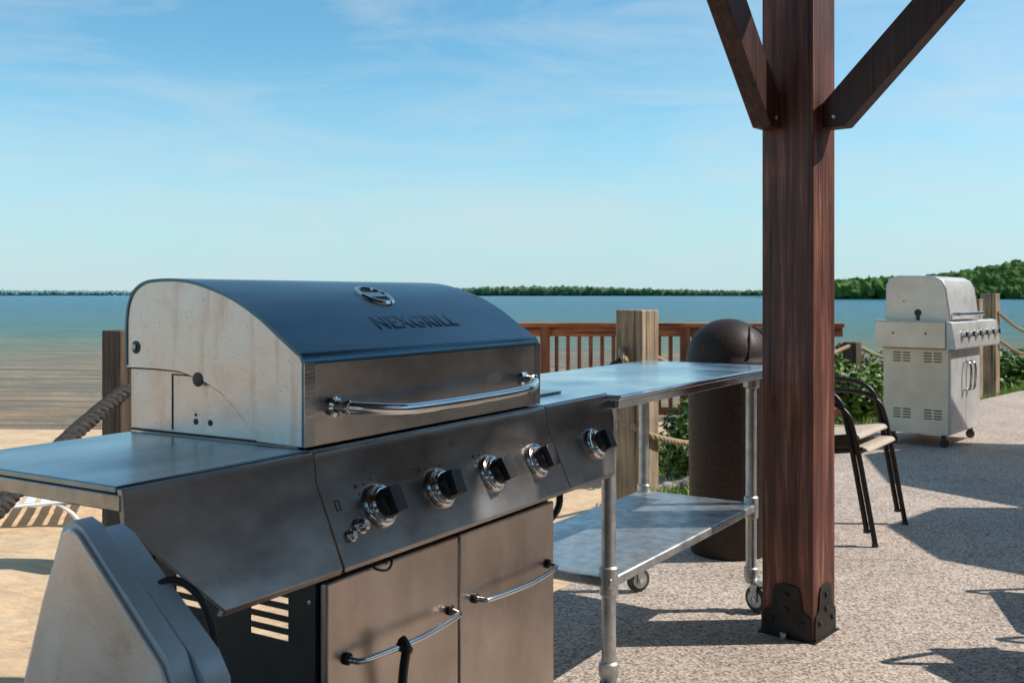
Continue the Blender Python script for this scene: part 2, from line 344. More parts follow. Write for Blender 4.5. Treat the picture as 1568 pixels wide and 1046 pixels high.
for i,X in enumerate((.158,.354,.551,.749,1.062)):
    T=place(onpanel(X,.806),nv,(1,0,0))
    b.lathe([(.043,0),(.043,.004),(.040,.010),(.035,.012),(.033,.009)],'chrome',T,40)
    b.lathe([(.033,.008),(.033,.016),(.030,.020),(.026,.021)],'chrome',T,40)
    b.lathe([(.028,.018),(.027,.034),(.024,.038)],'black',T,32)
    b.box(-.017,.017,-.025,.025,.028,.052,'black',T@Matrix.Rotation(R((3,-4,6,1,-3)[i]),4,'Z'))
T=place(onpanel(.089,.783),nv); b.lathe([(.016,0),(.016,.006),(.012,.009),(.011,.018),(.008,.021)],'chrome',T,24)
T=place(onpanel(.058,.772),nv); b.lathe([(.012,0),(.012,.006),(.008,.009),(.007,.014)],'chrome',T,24)
b.obj('burner_knobs',G,.0015)
b=B()
for X in (.158,.354,.551,.749,1.062):
    for k in range(9):
        a=R(200-k*28); px=X+.052*math.cos(a); pz=.806+.052*math.sin(a)*.92
        if .735<pz<.862:
            T=place(onpanel(px,pz),nv); b.box(-.0016,.0016,-.0016,.0016,.0003,.0008,'ink',T)
    T=place(onpanel(X-.045,.848),nv); b.lathe([(.004,.0003),(.004,.0008)],'ink',T,12)
for j in range(3):
    for i in range(7):
        T=place(onpanel(.232+i*.0135,.852-j*.006),nv); b.box(-.0052,.0040+random.random()*.001,-.0007,.0007,.0003,.0008,'ink',T)
T=place(onpanel(.052,.825),nv); b.box(-.006,-.004,-.01,.01,.0003,.0008,'ink',T); b.box(.004,.006,-.01,.01,.0003,.0008,'ink',T); b.box(-.004,.004,-.01,-.008,.0003,.0008,'ink',T);b.box(-.004,.004,.008,.01,.0003,.0008,'ink',T)
b.obj('panel_markings',G,0,0)
b=B()
hp=[(.092,.030,.995),(.13,.010,.990),(.19,-.010,.984),(.25,-.016,.981),(.44,-.018,.980),(.62,-.016,.981),(.68,-.010,.984),(.74,.010,.988),(.778,.030,.993)]
b.tube(hp,.0125,'chrome',seg=18,sub=6)
for X in (.092,.778):
    b.lathe([(.019,0),(.019,.006),(.012,.010),(.012,.026),(.014,.03),(.014,.036),(.010,.04)],'chrome',place((X,.0605,.995),(0,-1,0)),24)
b.obj('lid_handle',G)
b=B()
d=.184; zz=1.195; tn=Vector((0,-.40,.916))
T=place((.439,.063+d,zz+.001),tn)
b.lathe([(.047,-.004),(.047,.004),(.043,.008),(.038,.008),(.036,.004)],'chrome',T,40); b.lathe([(.036,.002),(.036,.004)],'black',T,32)
b.box(-.012,.012,-.031,.031,.0042,.006,'steel',T@Matrix.Rotation(R(90),4,'Z'))
b.obj('thermometer',G)
cu=bpy.data.curves.new('logo','FONT'); cu.body='NEXGRILL'; cu.size=.060; cu.align_x='CENTER'; cu.align_y='CENTER'; cu.space_character=1.1; cu.fill_mode='NONE'; cu.bevel_depth=.0012; cu.bevel_resolution=1
lo=bpy.data.objects.new('logo_tmp',cu); sc.collection.objects.link(lo)
bpy.context.view_layer.update()
dg=bpy.context.evaluated_depsgraph_get(); me=bpy.data.meshes.new_from_object(lo.evaluated_get(dg)); bpy.data.objects.remove(lo)
me.materials.clear(); me.materials.append(M['letter'])
lg=bpy.data.objects.new('lid_logo',me); sc.collection.objects.link(lg); lg.parent=G
lg.matrix_local=place((.455,.063+.079,1.1404),(0,-.55,.835),(1,0,0))
b=B()
b.box(.004,.4085,-.002,.016,.11,.700,'doorsteel'); b.box(.4135,.820,-.002,.016,.11,.700,'doorsteel')
b.obj('doors',G,.004)
b=B()
b.box(0,.824,.018,.03,.10,.714,'navy'); b.obj('front_frame',G)
b=B()
def slotted(bb,x0,x1,y0,y1,z0,z1,ya,yb,slots,mat):
    bb.box(x0,x1,y0,ya,z0,z1,mat); bb.box(x0,x1,yb,y1,z0,z1,mat)
    z=z0
    for (a,c) in slots: bb.box(x0,x1,ya,yb,z,a,mat); z=c
    bb.box(x0,x1,ya,yb,z,z1,mat)
slotted(b,0,.004,.031,.25,.1,.714,.085,.18,[(.585,.597),(.607,.619),(.629,.641),(.651,.663)],'navy')
slotted(b,0,.004,.2502,.46,.1,.714,.30,.38,[(.607,.619),(.629,.641),(.651,.663)],'navy')
b.box(.82,.824,.031,.46,.1,.714,'navy')
b.box(-.004,-.0005,.018,.04,.1,.714,'navy'); b.box(-.004,-.0005,.44,.462,.1,.714,'navy')
b.box(.005,.819,.031,.46,.1,.112,'navy')
for z in (.12,.65): b.box(.005,.819,.452,.46,z,z+.04,'navy')
b.obj('cabinet_shell',G)
b=B()
disc(b,-.004,.03,.665,.004,'galv',.002)
for (xa,xb) in ((.055,.375),(.468,.785)):
    b.tube([(xa,0,.556),(xa,-.02,.555),(xa+.02,-.034,.554),((xa+xb)/2,-.046,.552),(xb-.02,-.034,.552),(xb,-.02,.553),(xb,0,.555)],.0058,'chrome',seg=12,sub=5)
    for xx in (xa,xb): b.lathe([(.011,0),(.011,.006),(.008,.008)],'blackmetal',place((xx,-.002,.5555),(0,-1,0)),18)
b.obj('door_handles',G)
b=B()
b.tube([(.165,-.04,.565),(.163,-.053,.553),(.165,-.05,.538),(.168,-.042,.50),(.17,-.035,.42),(.175,-.03,.34)],.009,'black',seg=10,sub=5)
b.tube([(.155,-.036,.553),(.165,-.056,.548),(.178,-.044,.54)],.008,'black',seg=8,sub=4)
b.obj('strap',G)
b=B(); b.tube([(.12,.0,.715),(.125,-.01,.70),(.15,-.018,.692),(.175,-.01,.70),(.18,0,.715)],.0025,'black',seg=6,sub=4)
b.tube([(.93,.12,.80),(.95,.07,.74),(.94,.05,.66),(.90,.09,.60),(.85,.15,.56)],.009,'black',seg=10,sub=6)
b.obj('gas_hose',G)
b=B()
for xx in (.06,.76):
    for yy in (.06,.42):
        b.lathe([(.038,-.012),(.04,-.008),(.04,.008),(.038,.012)],'rubber',place((xx,yy,.04),(1,0,0),(0,1,0)),24); b.box(xx-.02,xx+.02,yy-.02,yy+.02,.045,.1,'galv')
b.obj('casters',G)

# ---------------------------------------------------------------- grill cropped at bottom left
G2=empty('gas_grill.001',(-.418,1.2,-.014),149)
def prismXZ(bb,poly,y0,y1,mat):
    n=len(poly); vs=[(p[0],y0,p[1]) for p in poly]+[(p[0],y1,p[1]) for p in poly]
    bb.add(vs,[list(range(n))[::-1],list(range(n,2*n))]+[(i,n+i,n+(i+1)%n,(i+1)%n) for i in range(n)],mat)
pf=[(-.012,.60),(-.006,.735),(.01,.765),(.10,.846),(.168,.905),(.185,.911),(.200,.903),(.245,.80),(.30,.64),(.31,.60)]
b=B(); prismXZ(b,pf,-.006,.0,'endp'); b.obj('lid_end',G2,.004,25)
pf2=[(-.02,.60),(-.014,.74),(.004,.775),(.10,.855),(.166,.913),(.186,.920),(.207,.909),(.253,.80),(.31,.64),(.318,.60)]
pf3=[(-.035,.60),(-.028,.735),(-.008,.765),(.09,.842),(.156,.895),(.18,.903),(.20,.895),(.25,.79),(.31,.63),(.318,.60)]
b=B(); prismXZ(b,pf2,-.036,-.0065,'hood'); prismXZ(b,pf3,-.078,-.0385,'hood'); prismXZ(b,pf,-.0384,-.0361,'black'); b.obj('lid_skin',G2,.010,40)
b=B(); b.box(-.01,.30,-.084,-.004,.14,.598,'navy'); b.box(-.03,.32,-.09,.0,.56,.597,'steel')
for xx in (.02,.27): b.lathe([(.04,-.012),(.04,.012)],'rubber',place((xx,-.045,.055),(0,1,0)),20); b.box(xx-.015,xx+.015,-.06,-.03,.065,.139,'galv')
b.obj('cart',G2,.003)
b=B()
b.tube([(.09,-.06,.835),(.08,-.082,.84),(.05,-.095,.82),(.03,-.10,.78),(.01,-.095,.72)],.005,'black',seg=10,sub=4)
b.obj('hose',G2)

# ---------------------------------------------------------------- prep table
ang=56.9
TB=empty('stainless_prep_table',(.274,2.82,0),ang)
Lx=1.17; Ly=.45
b=B()
b.box(-.045,Lx+.17,-.06,Ly+.08,.907,.9225,'tablesteel'); b.obj('table_top',TB,.006)
b=B(); b.box(-.04,Lx+.16,-.052,-.045,.885,.9065,'tablesteel'); b.box(-.04,Lx+.16,Ly+.06,Ly+.066,.885,.9065,'tablesteel'); b.box(-.04,-.032,-.044,Ly+.059,.885,.9065,'tablesteel');b.box(Lx+.15,Lx+.16,-.044,Ly+.059,.885,.9065,'tablesteel')
b.obj('top_apron',TB,.002)
b=B(); b.box(-.025,Lx+.02,-.02,Ly+.02,.375,.405,'galv'); b.obj('lower_shelf',TB,.006)
b=B(); k=0
for x in (0,Lx):
    for y in (0,Ly):
        b.lathe([(.0205,.13),(.0205,.904)],'galv',place((x,y,0)),28)
        b.lathe([(.026,.12),(.028,.125),(.028,.16),(.0215,.165)],'galv',place((x,y,0)),28)
        b.lathe([(.0215,.35),(.027,.355),(.027,.43),(.0215,.435)],'galv',place((x,y,0)),28)
        b.lathe([(.0215,.845),(.03,.85),(.03,.904)],'galv',place((x,y,0)),28)
        a=R([200,120,250,150][k]); k+=1
        dx,dy=math.cos(a)*.028,math.sin(a)*.028
        T=place((x+dx,y+dy,.05),(-math.sin(a),math.cos(a),0),(0,0,1))
        b.lathe([(.040,-.014),(.049,-.010),(.050,0),(.049,.010),(.040,.014)],'rubber',T,28)
        b.lathe([(.032,-.016),(.032,.016)],'galv',T,24); b.lathe([(.010,-.026),(.010,.026)],'chrome',T,12)
        for sgn in (-1,1):
            b.box(-.01,.062,-.014+0,.014,sgn*.021-.0015,sgn*.021+.0015,'galv',T)
        b.box(.055,.062,-.03,.03,-.0225,.0225,'galv',T)
        b.lathe([(.024,.108),(.024,.12)],'galv',place((x,y,0)),20)
b.obj('legs',TB)

# ---------------------------------------------------------------- pavilion
PV=empty('wooden_pavilion',(1.0375,3.43,0),50)
s=.19
b=B(); b.box(0,s,0,s,.005,2.75,'postwood'); b.obj('post',PV,.004)
def plate(bb,T):
    out=[(-.088,.002),(.088,.002),(.088,.075),(.083,.088),(.062,.10),(.055,.118),(.050,.165),(.040,.182),(.018,.188),(-.018,.188),(-.040,.182),(-.050,.165),(-.055,.118),(-.062,.10),(-.083,.088),(-.088,.075)]
    n=len(out); vs=[(p[0],p[1],0) for p in out]+[(p[0],p[1],.006) for p in out]
    bb.add(vs,[list(range(n))[::-1],list(range(n,2*n))]+[(i,(i+1)%n,n+(i+1)%n,n+i) for i in range(n)],'blackmetal',T)
    for (px,pz) in ((-.055,.06),(.055,.06),(0,.15),(0,.10)):
        bb.lathe([(.010,.006),(.010,.010),(.006,.013)],'blackmetal',T@Matrix.Translation((px,pz,0)),6)
b=B()
for loc,z,x in (((s/2,-.0003,0),(0,-1,0),(1,0,0)),((-.0003,s/2,0),(-1,0,0),(0,-1,0)),((s/2,s+.0003,0),(0,1,0),(-1,0,0)),((s+.0003,s/2,0),(1,0,0),(0,1,0))):
    zz=Vector(z); xx=Vector(x); yy=Vector((0,0,1)); m=Matrix((xx,yy,zz)).transposed().to_4x4(); m.translation=Vector(loc); plate(b,m)
b.box(-.012,s+.012,-.012,s+.012,.001,.004,'blackmetal')
b.lathe([(.012,0),(.012,.02),(.008,.024)],'galv',place((-.02,.1,.0)),12)
b.obj('post_base',PV)
def braceprism(name,L,H,T,t):
    z0=1.785; k=H/L
    poly=[(.001,z0),(.078,z0),(.078+L,z0+H),(-.082+L+.0,z0+H),(.001,z0+.085*k+.005)]
    bb=B(); bb.prism(poly,-t/2,t/2,'bracewood'); o=bb.obj(name,PV,.004); o.matrix_local=T
    bb=B()
    for sg in (-1,1): bb.lathe([(.008,0),(.008,.004),(.005,.006)],'galv',place((sg*t/2,.04,z0+.035),(sg,0,0),(0,1,0)),10)
    o2=bb.obj(name+'_bolts',PV); o2.matrix_local=T
m=Matrix(((1,0,0,.118),(0,-1,0,0),(0,0,1,0),(0,0,0,1))); braceprism('brace_right',1.0,1.0,m,.075)
m=Matrix(((0,-1,0,0),(1,.06,0,s*.80),(0,0,1,0),(0,0,0,1))); braceprism('brace_left',.84,1.02,m,.07)
b=B(); b.box(-5.6,.5,.0,s,2.751,3.0,'beamwood'); b.box(0,s,-5.6,-.001,2.751,3.0,'beamwood')
b.box(-5.0,-.001,-5.2,-5.0,2.751,3.0,'beamwood'); b.box(-5.0,-4.81,-4.99,-.001,2.751,3.0,'beamwood')
b.obj('beams',PV,.004)
b=B()
for (x,y) in ((0,-5.2),(-5.0,0),(-5.0,-5.2)): b.box(x,x+s,y,y+s,.005,2.75,'postwood')
b.obj('other_posts',PV,.004)
b=B()
for i in range(12): b.box(-5.4,.55,-5.4+i*.5,-5.35+i*.5,3.001,3.12,'beamwood')
b.obj('rafters',PV)
b=B()
poly=[(-5.65,3.125),(-2.5,4.3),(.62,3.125),(.62,3.16),(-2.5,4.34),(-5.65,3.16)]
b.prism(poly,-5.5,.6,'roofm'); b.obj('roof',PV)

# ---------------------------------------------------------------- trash bin
TC=empty('trash_can',(1.012,4.66,0),0)
b=B()
b.lathe([(.165,0),(.172,.004),(.178,.03),(.184,.6),(.186,.84),(.186,.862)],'bin',None,48)
b.obj('body',TC)
b=B()
dm=[(.188,.866),(.197,.872),(.197,.90),(.192,.905)]
for i in range(1,13):
    a=R(i*7.4); dm.append((.192*math.cos(a),.905+.185*math.sin(a)))
b.lathe(dm,'bin',None,48); b.obj('dome_lid',TC,0,50)
b=B()
def domept(az,el,rr=.195): 
    return (rr*math.cos(el)*math.cos(az),rr*math.cos(el)*math.sin(az),.905+rr*.96*math.sin(el))
az0=R(-38); ring=[]
for k in range(13):
    t=k/12; a=az0+R(-36+72*t); e=R(4)+R(50)*max(0,math.sin(math.pi*t))**.5
    ring.append(domept(a,e))
b.tube(ring,.006,'bin',seg=8,sub=3)
b.obj('opening_rim',TC)

# ---------------------------------------------------------------- patio chairs
def chair(name,loc,rz):
    E=empty(name,loc,rz)
    b=B()
    for y in (-.285,.285):
        b.tube([(-.30,y*.95,.62),(-.22,y,.665),(-.10,y*1.02,.685),(.06,y*1.02,.675),(.14,y*1.02,.63),(.17,y*1.02,.56),(.205,y*1.01,.40),(.25,y,.15),(.275,y,.012)],.013,'chairmetal',seg=12,sub=5)
        b.tube([(-.16,y*.9,.44),(-.24,y*.92,.30),(-.36,y*.96,.012)],.0125,'chairmetal',seg=12,sub=4)
        b.tube([(.21,y*.9,.455),(.0,y*.9,.425),(-.16,y*.9,.43),(-.24,y*.9,.55),(-.31,y*.9,.72),(-.37,y*.88,.93)],.0125,'chairmetal',seg=12,sub=5)
        b.lathe([(.016,0),(.016,.015)],'rubber',place((.275,y,0)),12); b.lathe([(.016,0),(.016,.015)],'rubber',place((-.36,y*.96,0)),12)
    b.tube([(.19,-.285,.44),(.19,.285,.44)],.012,'chairmetal'); b.tube([(-.17,-.27,.42),(-.17,.27,.42)],.010,'chairmetal')
    b.tube([(-.37,-.25,.93),(-.385,0,.955),(-.37,.25,.93)],.0125,'chairmetal',sub=4)
    b.obj('frame',E)
    b=B()
    path=catmull([Vector(p) for p in ((.235,0,.445),(.20,0,.462),(.02,0,.44),(-.13,0,.437),(-.19,0,.47),(-.25,0,.58),(-.31,0,.75),(-.365,0,.92))],5)
    vs=[];fs=[]
    for i,p in enumerate(path):
        for y in (-.25,.25):
            vs+= [(p.x,y,p.z),(p.x-.002,y,p.z-.006)]
    for i in range(len(path)-1):
        a=4*i; fs+=[(a,a+4,a+6,a+2),(a+1,a+3,a+7,a+5),(a,a+1,a+5,a+4),(a+2,a+6,a+7,a+3)]
    e=4*(len(path)-1); fs+=[(0,2,3,1),(e,e+1,e+3,e+2)]
    b.add(vs,fs,'sling'); b.obj('sling_seat',E)
    return E
fx,fy=math.cos(R(-35)),math.sin(R(-35))
chair('patio_chair',(1.895-.275*fx,4.98-.275*fy,0),-35)
chair('patio_chair.001',(1.895-.315*fx,4.98-.315*fy,.062),-35)
chair('added_shadow_chair',(2.06,3.06,0),200)  # unseen chair, added beyond the frame edge to cast arm shadows
chair('added_shadow_chair_b',(2.52,3.75,0),165)  # second unseen chair, added so its back throws a shadow sliver

# ---------------------------------------------------------------- far grill
G3=empty('gas_grill.002',(3.417,7.76,0),50)
b=B()
b.box(0,.80,.012,.52,.10,.775,'cream'); b.obj('cabinet',G3,.004)
b=B(); b.box(.004,.397,-.004,.0115,.11,.765,'greysteel'); b.box(.403,.796,-.004,.0115,.11,.765,'greysteel'); b.obj('doors',G3,.003)
b=B(); b.prism([(.0,.995),(-.04,.985),(-.07,.80),(-.06,.778),(.0,.778)],-.11,1.16,'greysteel'); b.obj('control_panel',G3,.003)
b=B(); b.box(-.12,-.001,.003,.54,.785,.99,'cream'); b.box(-.125,.0,.0,.55,.9905,1.0,'tablesteel'); b.obj('left_shelf',G3,.003)
b=B(); b.box(.801,1.17,.003,.54,.96,.99,'tablesteel'); b.obj('right_shelf',G3,.003)
b=B(); b.box(.002,.798,.003,.53,.776,.993,'navy'); b.obj('firebox',G3)
lp=[(.0,1.0),(.02,1.14),(.035,1.25),(.065,1.315),(.12,1.345),(.25,1.355),(.42,1.355),(.48,1.335),(.505,1.28),(.51,1.0)]
b=B(); b.prism(lp,.02,.79,'greysteel'); b.obj('lid',G3,.008)
b=B(); lp2=[(.012+p[0]*.955,1.0+(p[1]-1.0)*.96) for p in lp]; b.prism(lp2,.012,.0195,'cream'); b.prism(lp2,.7905,.798,'cream')
disc(b,.012,.25,1.06,.028,'black',.003); b.box(.0095,.012,.235,.265,1.002,1.05,'black'); disc(b,.012,.36,1.15,.006,'black',.002); 
b.obj('lid_ends',G3,.002)
b=B()
for i in range(6):
    T=place((.10+i*.19,-.052,.885),(0,-.985,.17)); b.lathe([(.034,0),(.034,.012),(.024,.016),(.022,.04)],'chrome',T,20); b.box(-.008,.008,-.02,.02,.04,.05,'black',T)
b.tube([(.06,.0,1.05),(.07,-.05,1.05),(.40,-.06,1.05),(.73,-.05,1.05),(.74,0,1.05)],.014,'chrome')
b.tube([(.34,-.004,.66),(.34,-.05,.65),(.34,-.06,.55),(.34,-.05,.45),(.34,-.004,.44)],.011,'chrome',sub=4)
b.tube([(.46,-.004,.66),(.46,-.05,.65),(.46,-.06,.55),(.46,-.05,.45),(.46,-.004,.44)],.011,'chrome',sub=4)
b.obj('knobs_and_handles',G3)
b=B()
for yy in (.06,.30):
    for z0 in (.22,.67):
        for i in range(4):
            for j in range(2): b.box(-.002,-.0003,yy+.005+j*.075,yy+.065+j*.075,z0+i*.022,z0+.009+i*.022,'black')
for (yy,zz) in ((.15,.90),(.40,.90)): b.lathe([(.008,0),(.008,.003)],'black',place((-.1205,yy,zz),(-1,0,0),(0,1,0)),12)
b.obj('vents',G3,0)
b=B()
for xx in (.05,.75):
    for yy in (.06,.46):
        b.lathe([(.032,-.012),(.036,-.008),(.036,.008),(.032,.012)],'rubber',place((xx,yy,.036),(.7,.7,0),(0,0,1)),24); b.box(xx-.018,xx+.018,yy-.018,yy+.018,.05,.0995,'black')
b.obj('casters',G3)

# ---------------------------------------------------------------- terrain
BND=[(-60,-95),(-3,-.9),(-1.8,1.0),(.15,4.0),(1.5,6.1),(3.0,8.9),(6.3,12.4),(14,19),(40,34),(3000,900)]
def yb(x):
    for (a,c),(d,e) in zip(BND,BND[1:]):
        if x<=d: return c+(e-c)*(x-a)/(d-a) if x>a else c
    return BND[-1][1]
SH=[(-3000,60),(-40,18),(-8,12.6),(-2,12.4),(3,13.5),(6,16),(12,24),(40,60),(3000,900)]
def ys(x):
    for (a,c),(d,e) in zip(SH,SH[1:]):
        if x<=d: return c+(e-c)*(x-a)/(d-a) if x>a else c
    return SH[-1][1]
def sm(t): t=max(0,min(1,t)); return t*t*(3-2*t)
def gh(x,y):
    s_=(y-yb(x))*.6
    z=-.035
    if s_>0:
        z-=.20*sm(s_/1.3)
        z+=.045*noise.noise(Vector((x*1.3,y*1.3,0)))*sm(s_/.6)+.03*noise.noise(Vector((x*4,y*4,3)))*sm(s_/.6)
    sh=ys(x); 
    w=sm((y-(sh-5))/5.0); z=z*(1-w)+(-.5)*w if y<sh else -.5-2.5*sm((y-sh)/60)
    return z
def axis(lim,near,step):
    a=[0]; st=step
    while a[-1]<lim:
        if a[-1]>near: st*=1.25
        a.append(a[-1]+st)
    return a
ax=axis(4000,9,.16); xs=[-v for v in ax[:0:-1]]+ax
ay=axis(4000,19,.18); an=axis(4000,3,1.0); ysv=[-v for v in an[:0:-1]]+ay
vs=[(x,y,gh(x,y)) for y in ysv for x in xs]; nx=len(xs)
fs=[(j*nx+i,j*nx+i+1,(j+1)*nx+i+1,(j+1)*nx+i) for j in range(len(ysv)-1) for i in range(nx-1)]
b=B(); b.add(vs,fs,'ground'); go=b.obj('sand_ground',None,0,60)
at=go.data.attributes.new('turf','FLOAT','POINT')
vals=[]
for (x,y,z) in vs:
    t=sm((x-.8)/.9)*sm((y-yb(x)-.2)/.5)*(1-sm((y-(ys(x)-2.5))/2))
    if y<-14: t=1
    vals.append(t)
at.data.foreach_set('value',vals)
b=B()
pb=[p for p in BND[1:-1]]
top=[]
for (a,c),(d,e) in zip(pb,pb[1:]):
    for k in range(8):
        t=k/8; top.append((a+(d-a)*t,c+(e-c)*t))
top.append(pb[-1]); top+=[(40,-14),(-12,-14),(-12,-9)]
n=len(top)
b.add([(p[0],p[1],0) for p in top]+[(p[0],p[1],-.12) for p in top],[list(range(n)),list(range(n,2*n))[::-1]]+[(i,(i+1)%n,n+(i+1)%n,n+i) for i in range(n)],'patio')
b.obj('patio',None,0,0)
b=B(); b.add([(-4000,11,-.5),(4000,11,-.5),(4000,4200,-.5),(-4000,4200,-.5)],[(0,1,2,3)],'water'); b.obj('lake_water',None,0,0)

# ---------------------------------------------------------------- rope fences
def ropemesh(name,pts,r,mat,parent=None,pitch=.13,sub=30):
    c=catmull([Vector(p) for p in pts],sub); 
    b=B(); L=0; ls=[0]
    for p,q in zip(c,c[1:]): L+=(q-p).length; ls.append(L)
    nst=max(8,int(L/(pitch/9))); rs=[];j=0
    for k in range(nst+1):
        d=L*k/nst
        while j<len(ls)-2 and ls[j+1]<d: j+=1
        t=(d-ls[j])/max(1e-6,ls[j+1]-ls[j]); rs.append(c[j].lerp(c[j+1],min(1,t)))
    for st in range(3):
        out=[]
        for k,p in enumerate(rs):
            t=(rs[min(k+1,nst)]-rs[max(k-1,0)]).normalized(); a=t.cross(Vector((0,0,1))).normalized(); bb_=t.cross(a)
            ph=2*math.pi*(L*k/nst)/pitch+st*2.094
            out.append(p+(a*math.cos(ph)+bb_*math.sin(ph))*r*.5)
        b.tube(out,r*.56,mat,seg=7)
    return b.obj(name,parent)
def fpost(name,x,y,w,ztop,rz,mat,zb=-.4):
    E=empty(name,(x,y,0),rz); b=B(); b.box(-w/2,w/2,-w/2,w/2,zb,ztop,mat); b.obj('timber',E,.008); return E
fpost('fence_post',-2.03,5.25,.185,1.015,50,'darkwood')
fpost('fence_post.001',.765,6.08,.19,1.11,50,'greywood')
fpost('fence_post.002',3.62,10.6,.15,.70,50,'darkwood')
fpost('fence_post.003',6.12,12.75,.19,1.22,50,'greywood')
fpost('fence_post.004',5.72,12.3,.15,1.15,50,'greywood')
fpost('fence_post.005',-2.7,2.3,.185,1.0,50,'darkwood')
ropemesh('rope_railing',[(-2.0,5.2,.72),(-2.07,4.72,.55),(-2.10,4.25,.385),(-2.12,3.9,.30),(-2.3,3.3,.32),(-2.5,2.8,.5),(-2.65,2.4,.72)],.040,'rope')
ropemesh('rope_railing.001',[(-1.95,5.3,.72),(-1.2,5.4,.42),(-.4,5.65,.38),(.3,5.95,.6),(.66,6.02,.80)],.026,'rope')
ropemesh('rope_railing.002',[(.68,5.93,.80),(.66,6.0,.86),(.72,6.12,.87),(.85,6.12,.84),(.92,6.3,.80),(1.5,7.0,.52),(2.4,8.6,.5),(3.2,10.0,.6),(3.56,10.52,.66)],.02,'ropetan')
ropemesh('rope_railing.003',[(3.66,10.6,.66),(4.2,11.1,.5),(4.9,11.6,.52),(5.6,12.25,.9)],.022,'ropetan')
ropemesh('rope_railing.004',[(6.15,12.65,1.0),(6.7,13.0,.72),(7.6,13.7,.62),(8.8,14.6,.95)],.022,'ropetan')
ropemesh('rope_railing.005',[(6.15,12.65,.65),(6.7,13.0,.42),(7.6,13.7,.35),(8.8,14.6,.6)],.022,'ropetan')
ropemesh('rope_railing.006',[(.72,5.97,.42),(.9,6.05,.33),(1.3,6.6,.22),(1.9,7.6,.2),(2.6,9.0,.3)],.02,'ropetan')
ropemesh('beach_rope',[(-1.5,3.55,-.16),(-1.75,3.45,-.2),(-1.95,3.2,-.21),(-2.1,2.8,-.2)],.026,'rope')

RL=empty('wooden_railing',(.02,9.2,0),-2)
b=B(); b.box(0,3.0,-.07,.07,.905,.945,'railtop'); b.box(0,3.0,-.02,.02,.82,.904,'railtop'); b.box(0,3.0,-.02,.02,.10,.17,'railtop'); b.obj('rails',RL,.004)
b=B()
x=.06
while x<2.95:
    b.box(x,x+.035,.021,.058,.10,.885,'railwood'); x+=.105
for x in (.24,1.52,2.8): b.box(x,x+.09,-.06,-.0205,-.6,.904,'railwood')
b.obj('balusters',RL,.002)

WL=empty('beach_lounger',(-3.05,6.45,-.24),20); WL.scale=(1,1,.55)
b=B()
for y in (-.3,.3):
    b.tube([(-.9,y,.28),(.3,y,.28),(.9,y,.62)],.018,'white',sub=3); b.tube([(-.75,y,.0),(-.72,y,.14),(-.6,y,.28)],.016,'white',sub=3); b.tube([(.25,y,0),(.2,y,.14),(.1,y,.28)],.016,'white',sub=3)
for i in range(14): 
    xx=-.88+i*.09; b.box(xx,xx+.055,-.3,.3,.275,.285,'white')
b.obj('frame',WL)

# ---------------------------------------------------------------- vegetation
def leafblob(b,c,rad,n,size,mat,shell=.5):
    for i in range(n):
        d=Vector((random.gauss(0,1),random.gauss(0,1),random.gauss(0,1))).normalized()
        rr=shell+(1-shell)*random.random()
        rr*=.8+.35*noise.noise(d*2.2+Vector(c)*.7)
        p=Vector(c)+Vector((d.x*rad[0]*rr,d.y*rad[1]*rr,d.z*rad[2]*rr))
        a=Vector((random.gauss(0,1),random.gauss(0,1),random.gauss(0,.6))).normalized(); q=a.cross(d+Vector((.1,.2,.3))).normalized()
        s=size*(.6+.8*random.random())
        b.add([p-a*s,p-q*s*.42,p+a*s,p+q*s*.42],[(0,1,2,3)],mat)
def shrub(name,c,rad,n,size,flowers=0):
    b=B(); x,y=c; z=gh(x,y)
    for k in range(6):
        ang=random.random()*6.28; rr=.55*random.random()
        cc=(x+math.cos(ang)*rad[0]*rr,y+math.sin(ang)*rad[1]*rr,z+rad[2]*(.35+.5*random.random()))
        leafblob(b,cc,(rad[0]*.55,rad[1]*.55,rad[2]*.5),n//6,size,random.choice(['leaf','leaf','leafd']))
        b.tube([(x,y,z-.02),((x+cc[0])/2,(y+cc[1])/2,z+rad[2]*.3),cc],.008,'darkwood',seg=5)
    if flowers: 
        for i in range(flowers):
            a=random.random()*6.28; p=(x+math.cos(a)*rad[0]*.7,y+math.sin(a)*rad[1]*.7-.1,z+rad[2]*(.6+.5*random.random()))
            leafblob(b,p,(.05,.05,.04),14,.03,'flower',.3)
    b.obj(name,None,0,0,recalc=False)
def grasspatch(name,regions):
    b=B()
    for (x0,x1,y0,y1,n,h) in regions:
        for i in range(n):
            x=random.uniform(x0,x1); y=random.uniform(y0,y1)
            if y<yb(x)+.12 or y>ys(x)-1: continue
            z=gh(x,y)-.01; a=random.random()*6.28; hh=h*(.5+random.random()); w=.006+.005*random.random()
            lx,ly=random.gauss(0,.3)*hh,random.gauss(0,.3)*hh; dx,dy=math.cos(a)*w,math.sin(a)*w
            b.add([(x-dx,y-dy,z),(x+dx,y+dy,z),(x+lx*.4+dx*.7,y+ly*.4+dy*.7,z+hh*.6),(x+lx*.4-dx*.7,y+ly*.4-dy*.7,z+hh*.6),(x+lx,y+ly,z+hh)],[(0,1,2,3),(3,2,4)],'grass')
    b.obj(name,None,0,0,recalc=False)
shrub('shrub',(3.45,9.95),(.6,.5,.60),2600,.04)
shrub('shrub.001',(4.05,10.9),(.7,.6,.65),2200,.05)
shrub('flowering_shrub',(4.2,11.9),(.8,.6,.85),2200,.05,34)
shrub('shrub.002',(1.16,6.85),(.28,.28,.50),1400,.033)
shrub('shrub.003',(1.42,7.9),(.4,.4,.62),1400,.04)
shrub('shrub.004',(2.6,9.4),(.5,.5,.6),1200,.045)
shrub('shrub.005',(7.6,15.2),(.9,.7,.6),1500,.06)
shrub('shrub.006',(.92,7.6),(.35,.3,.42),1000,.035)
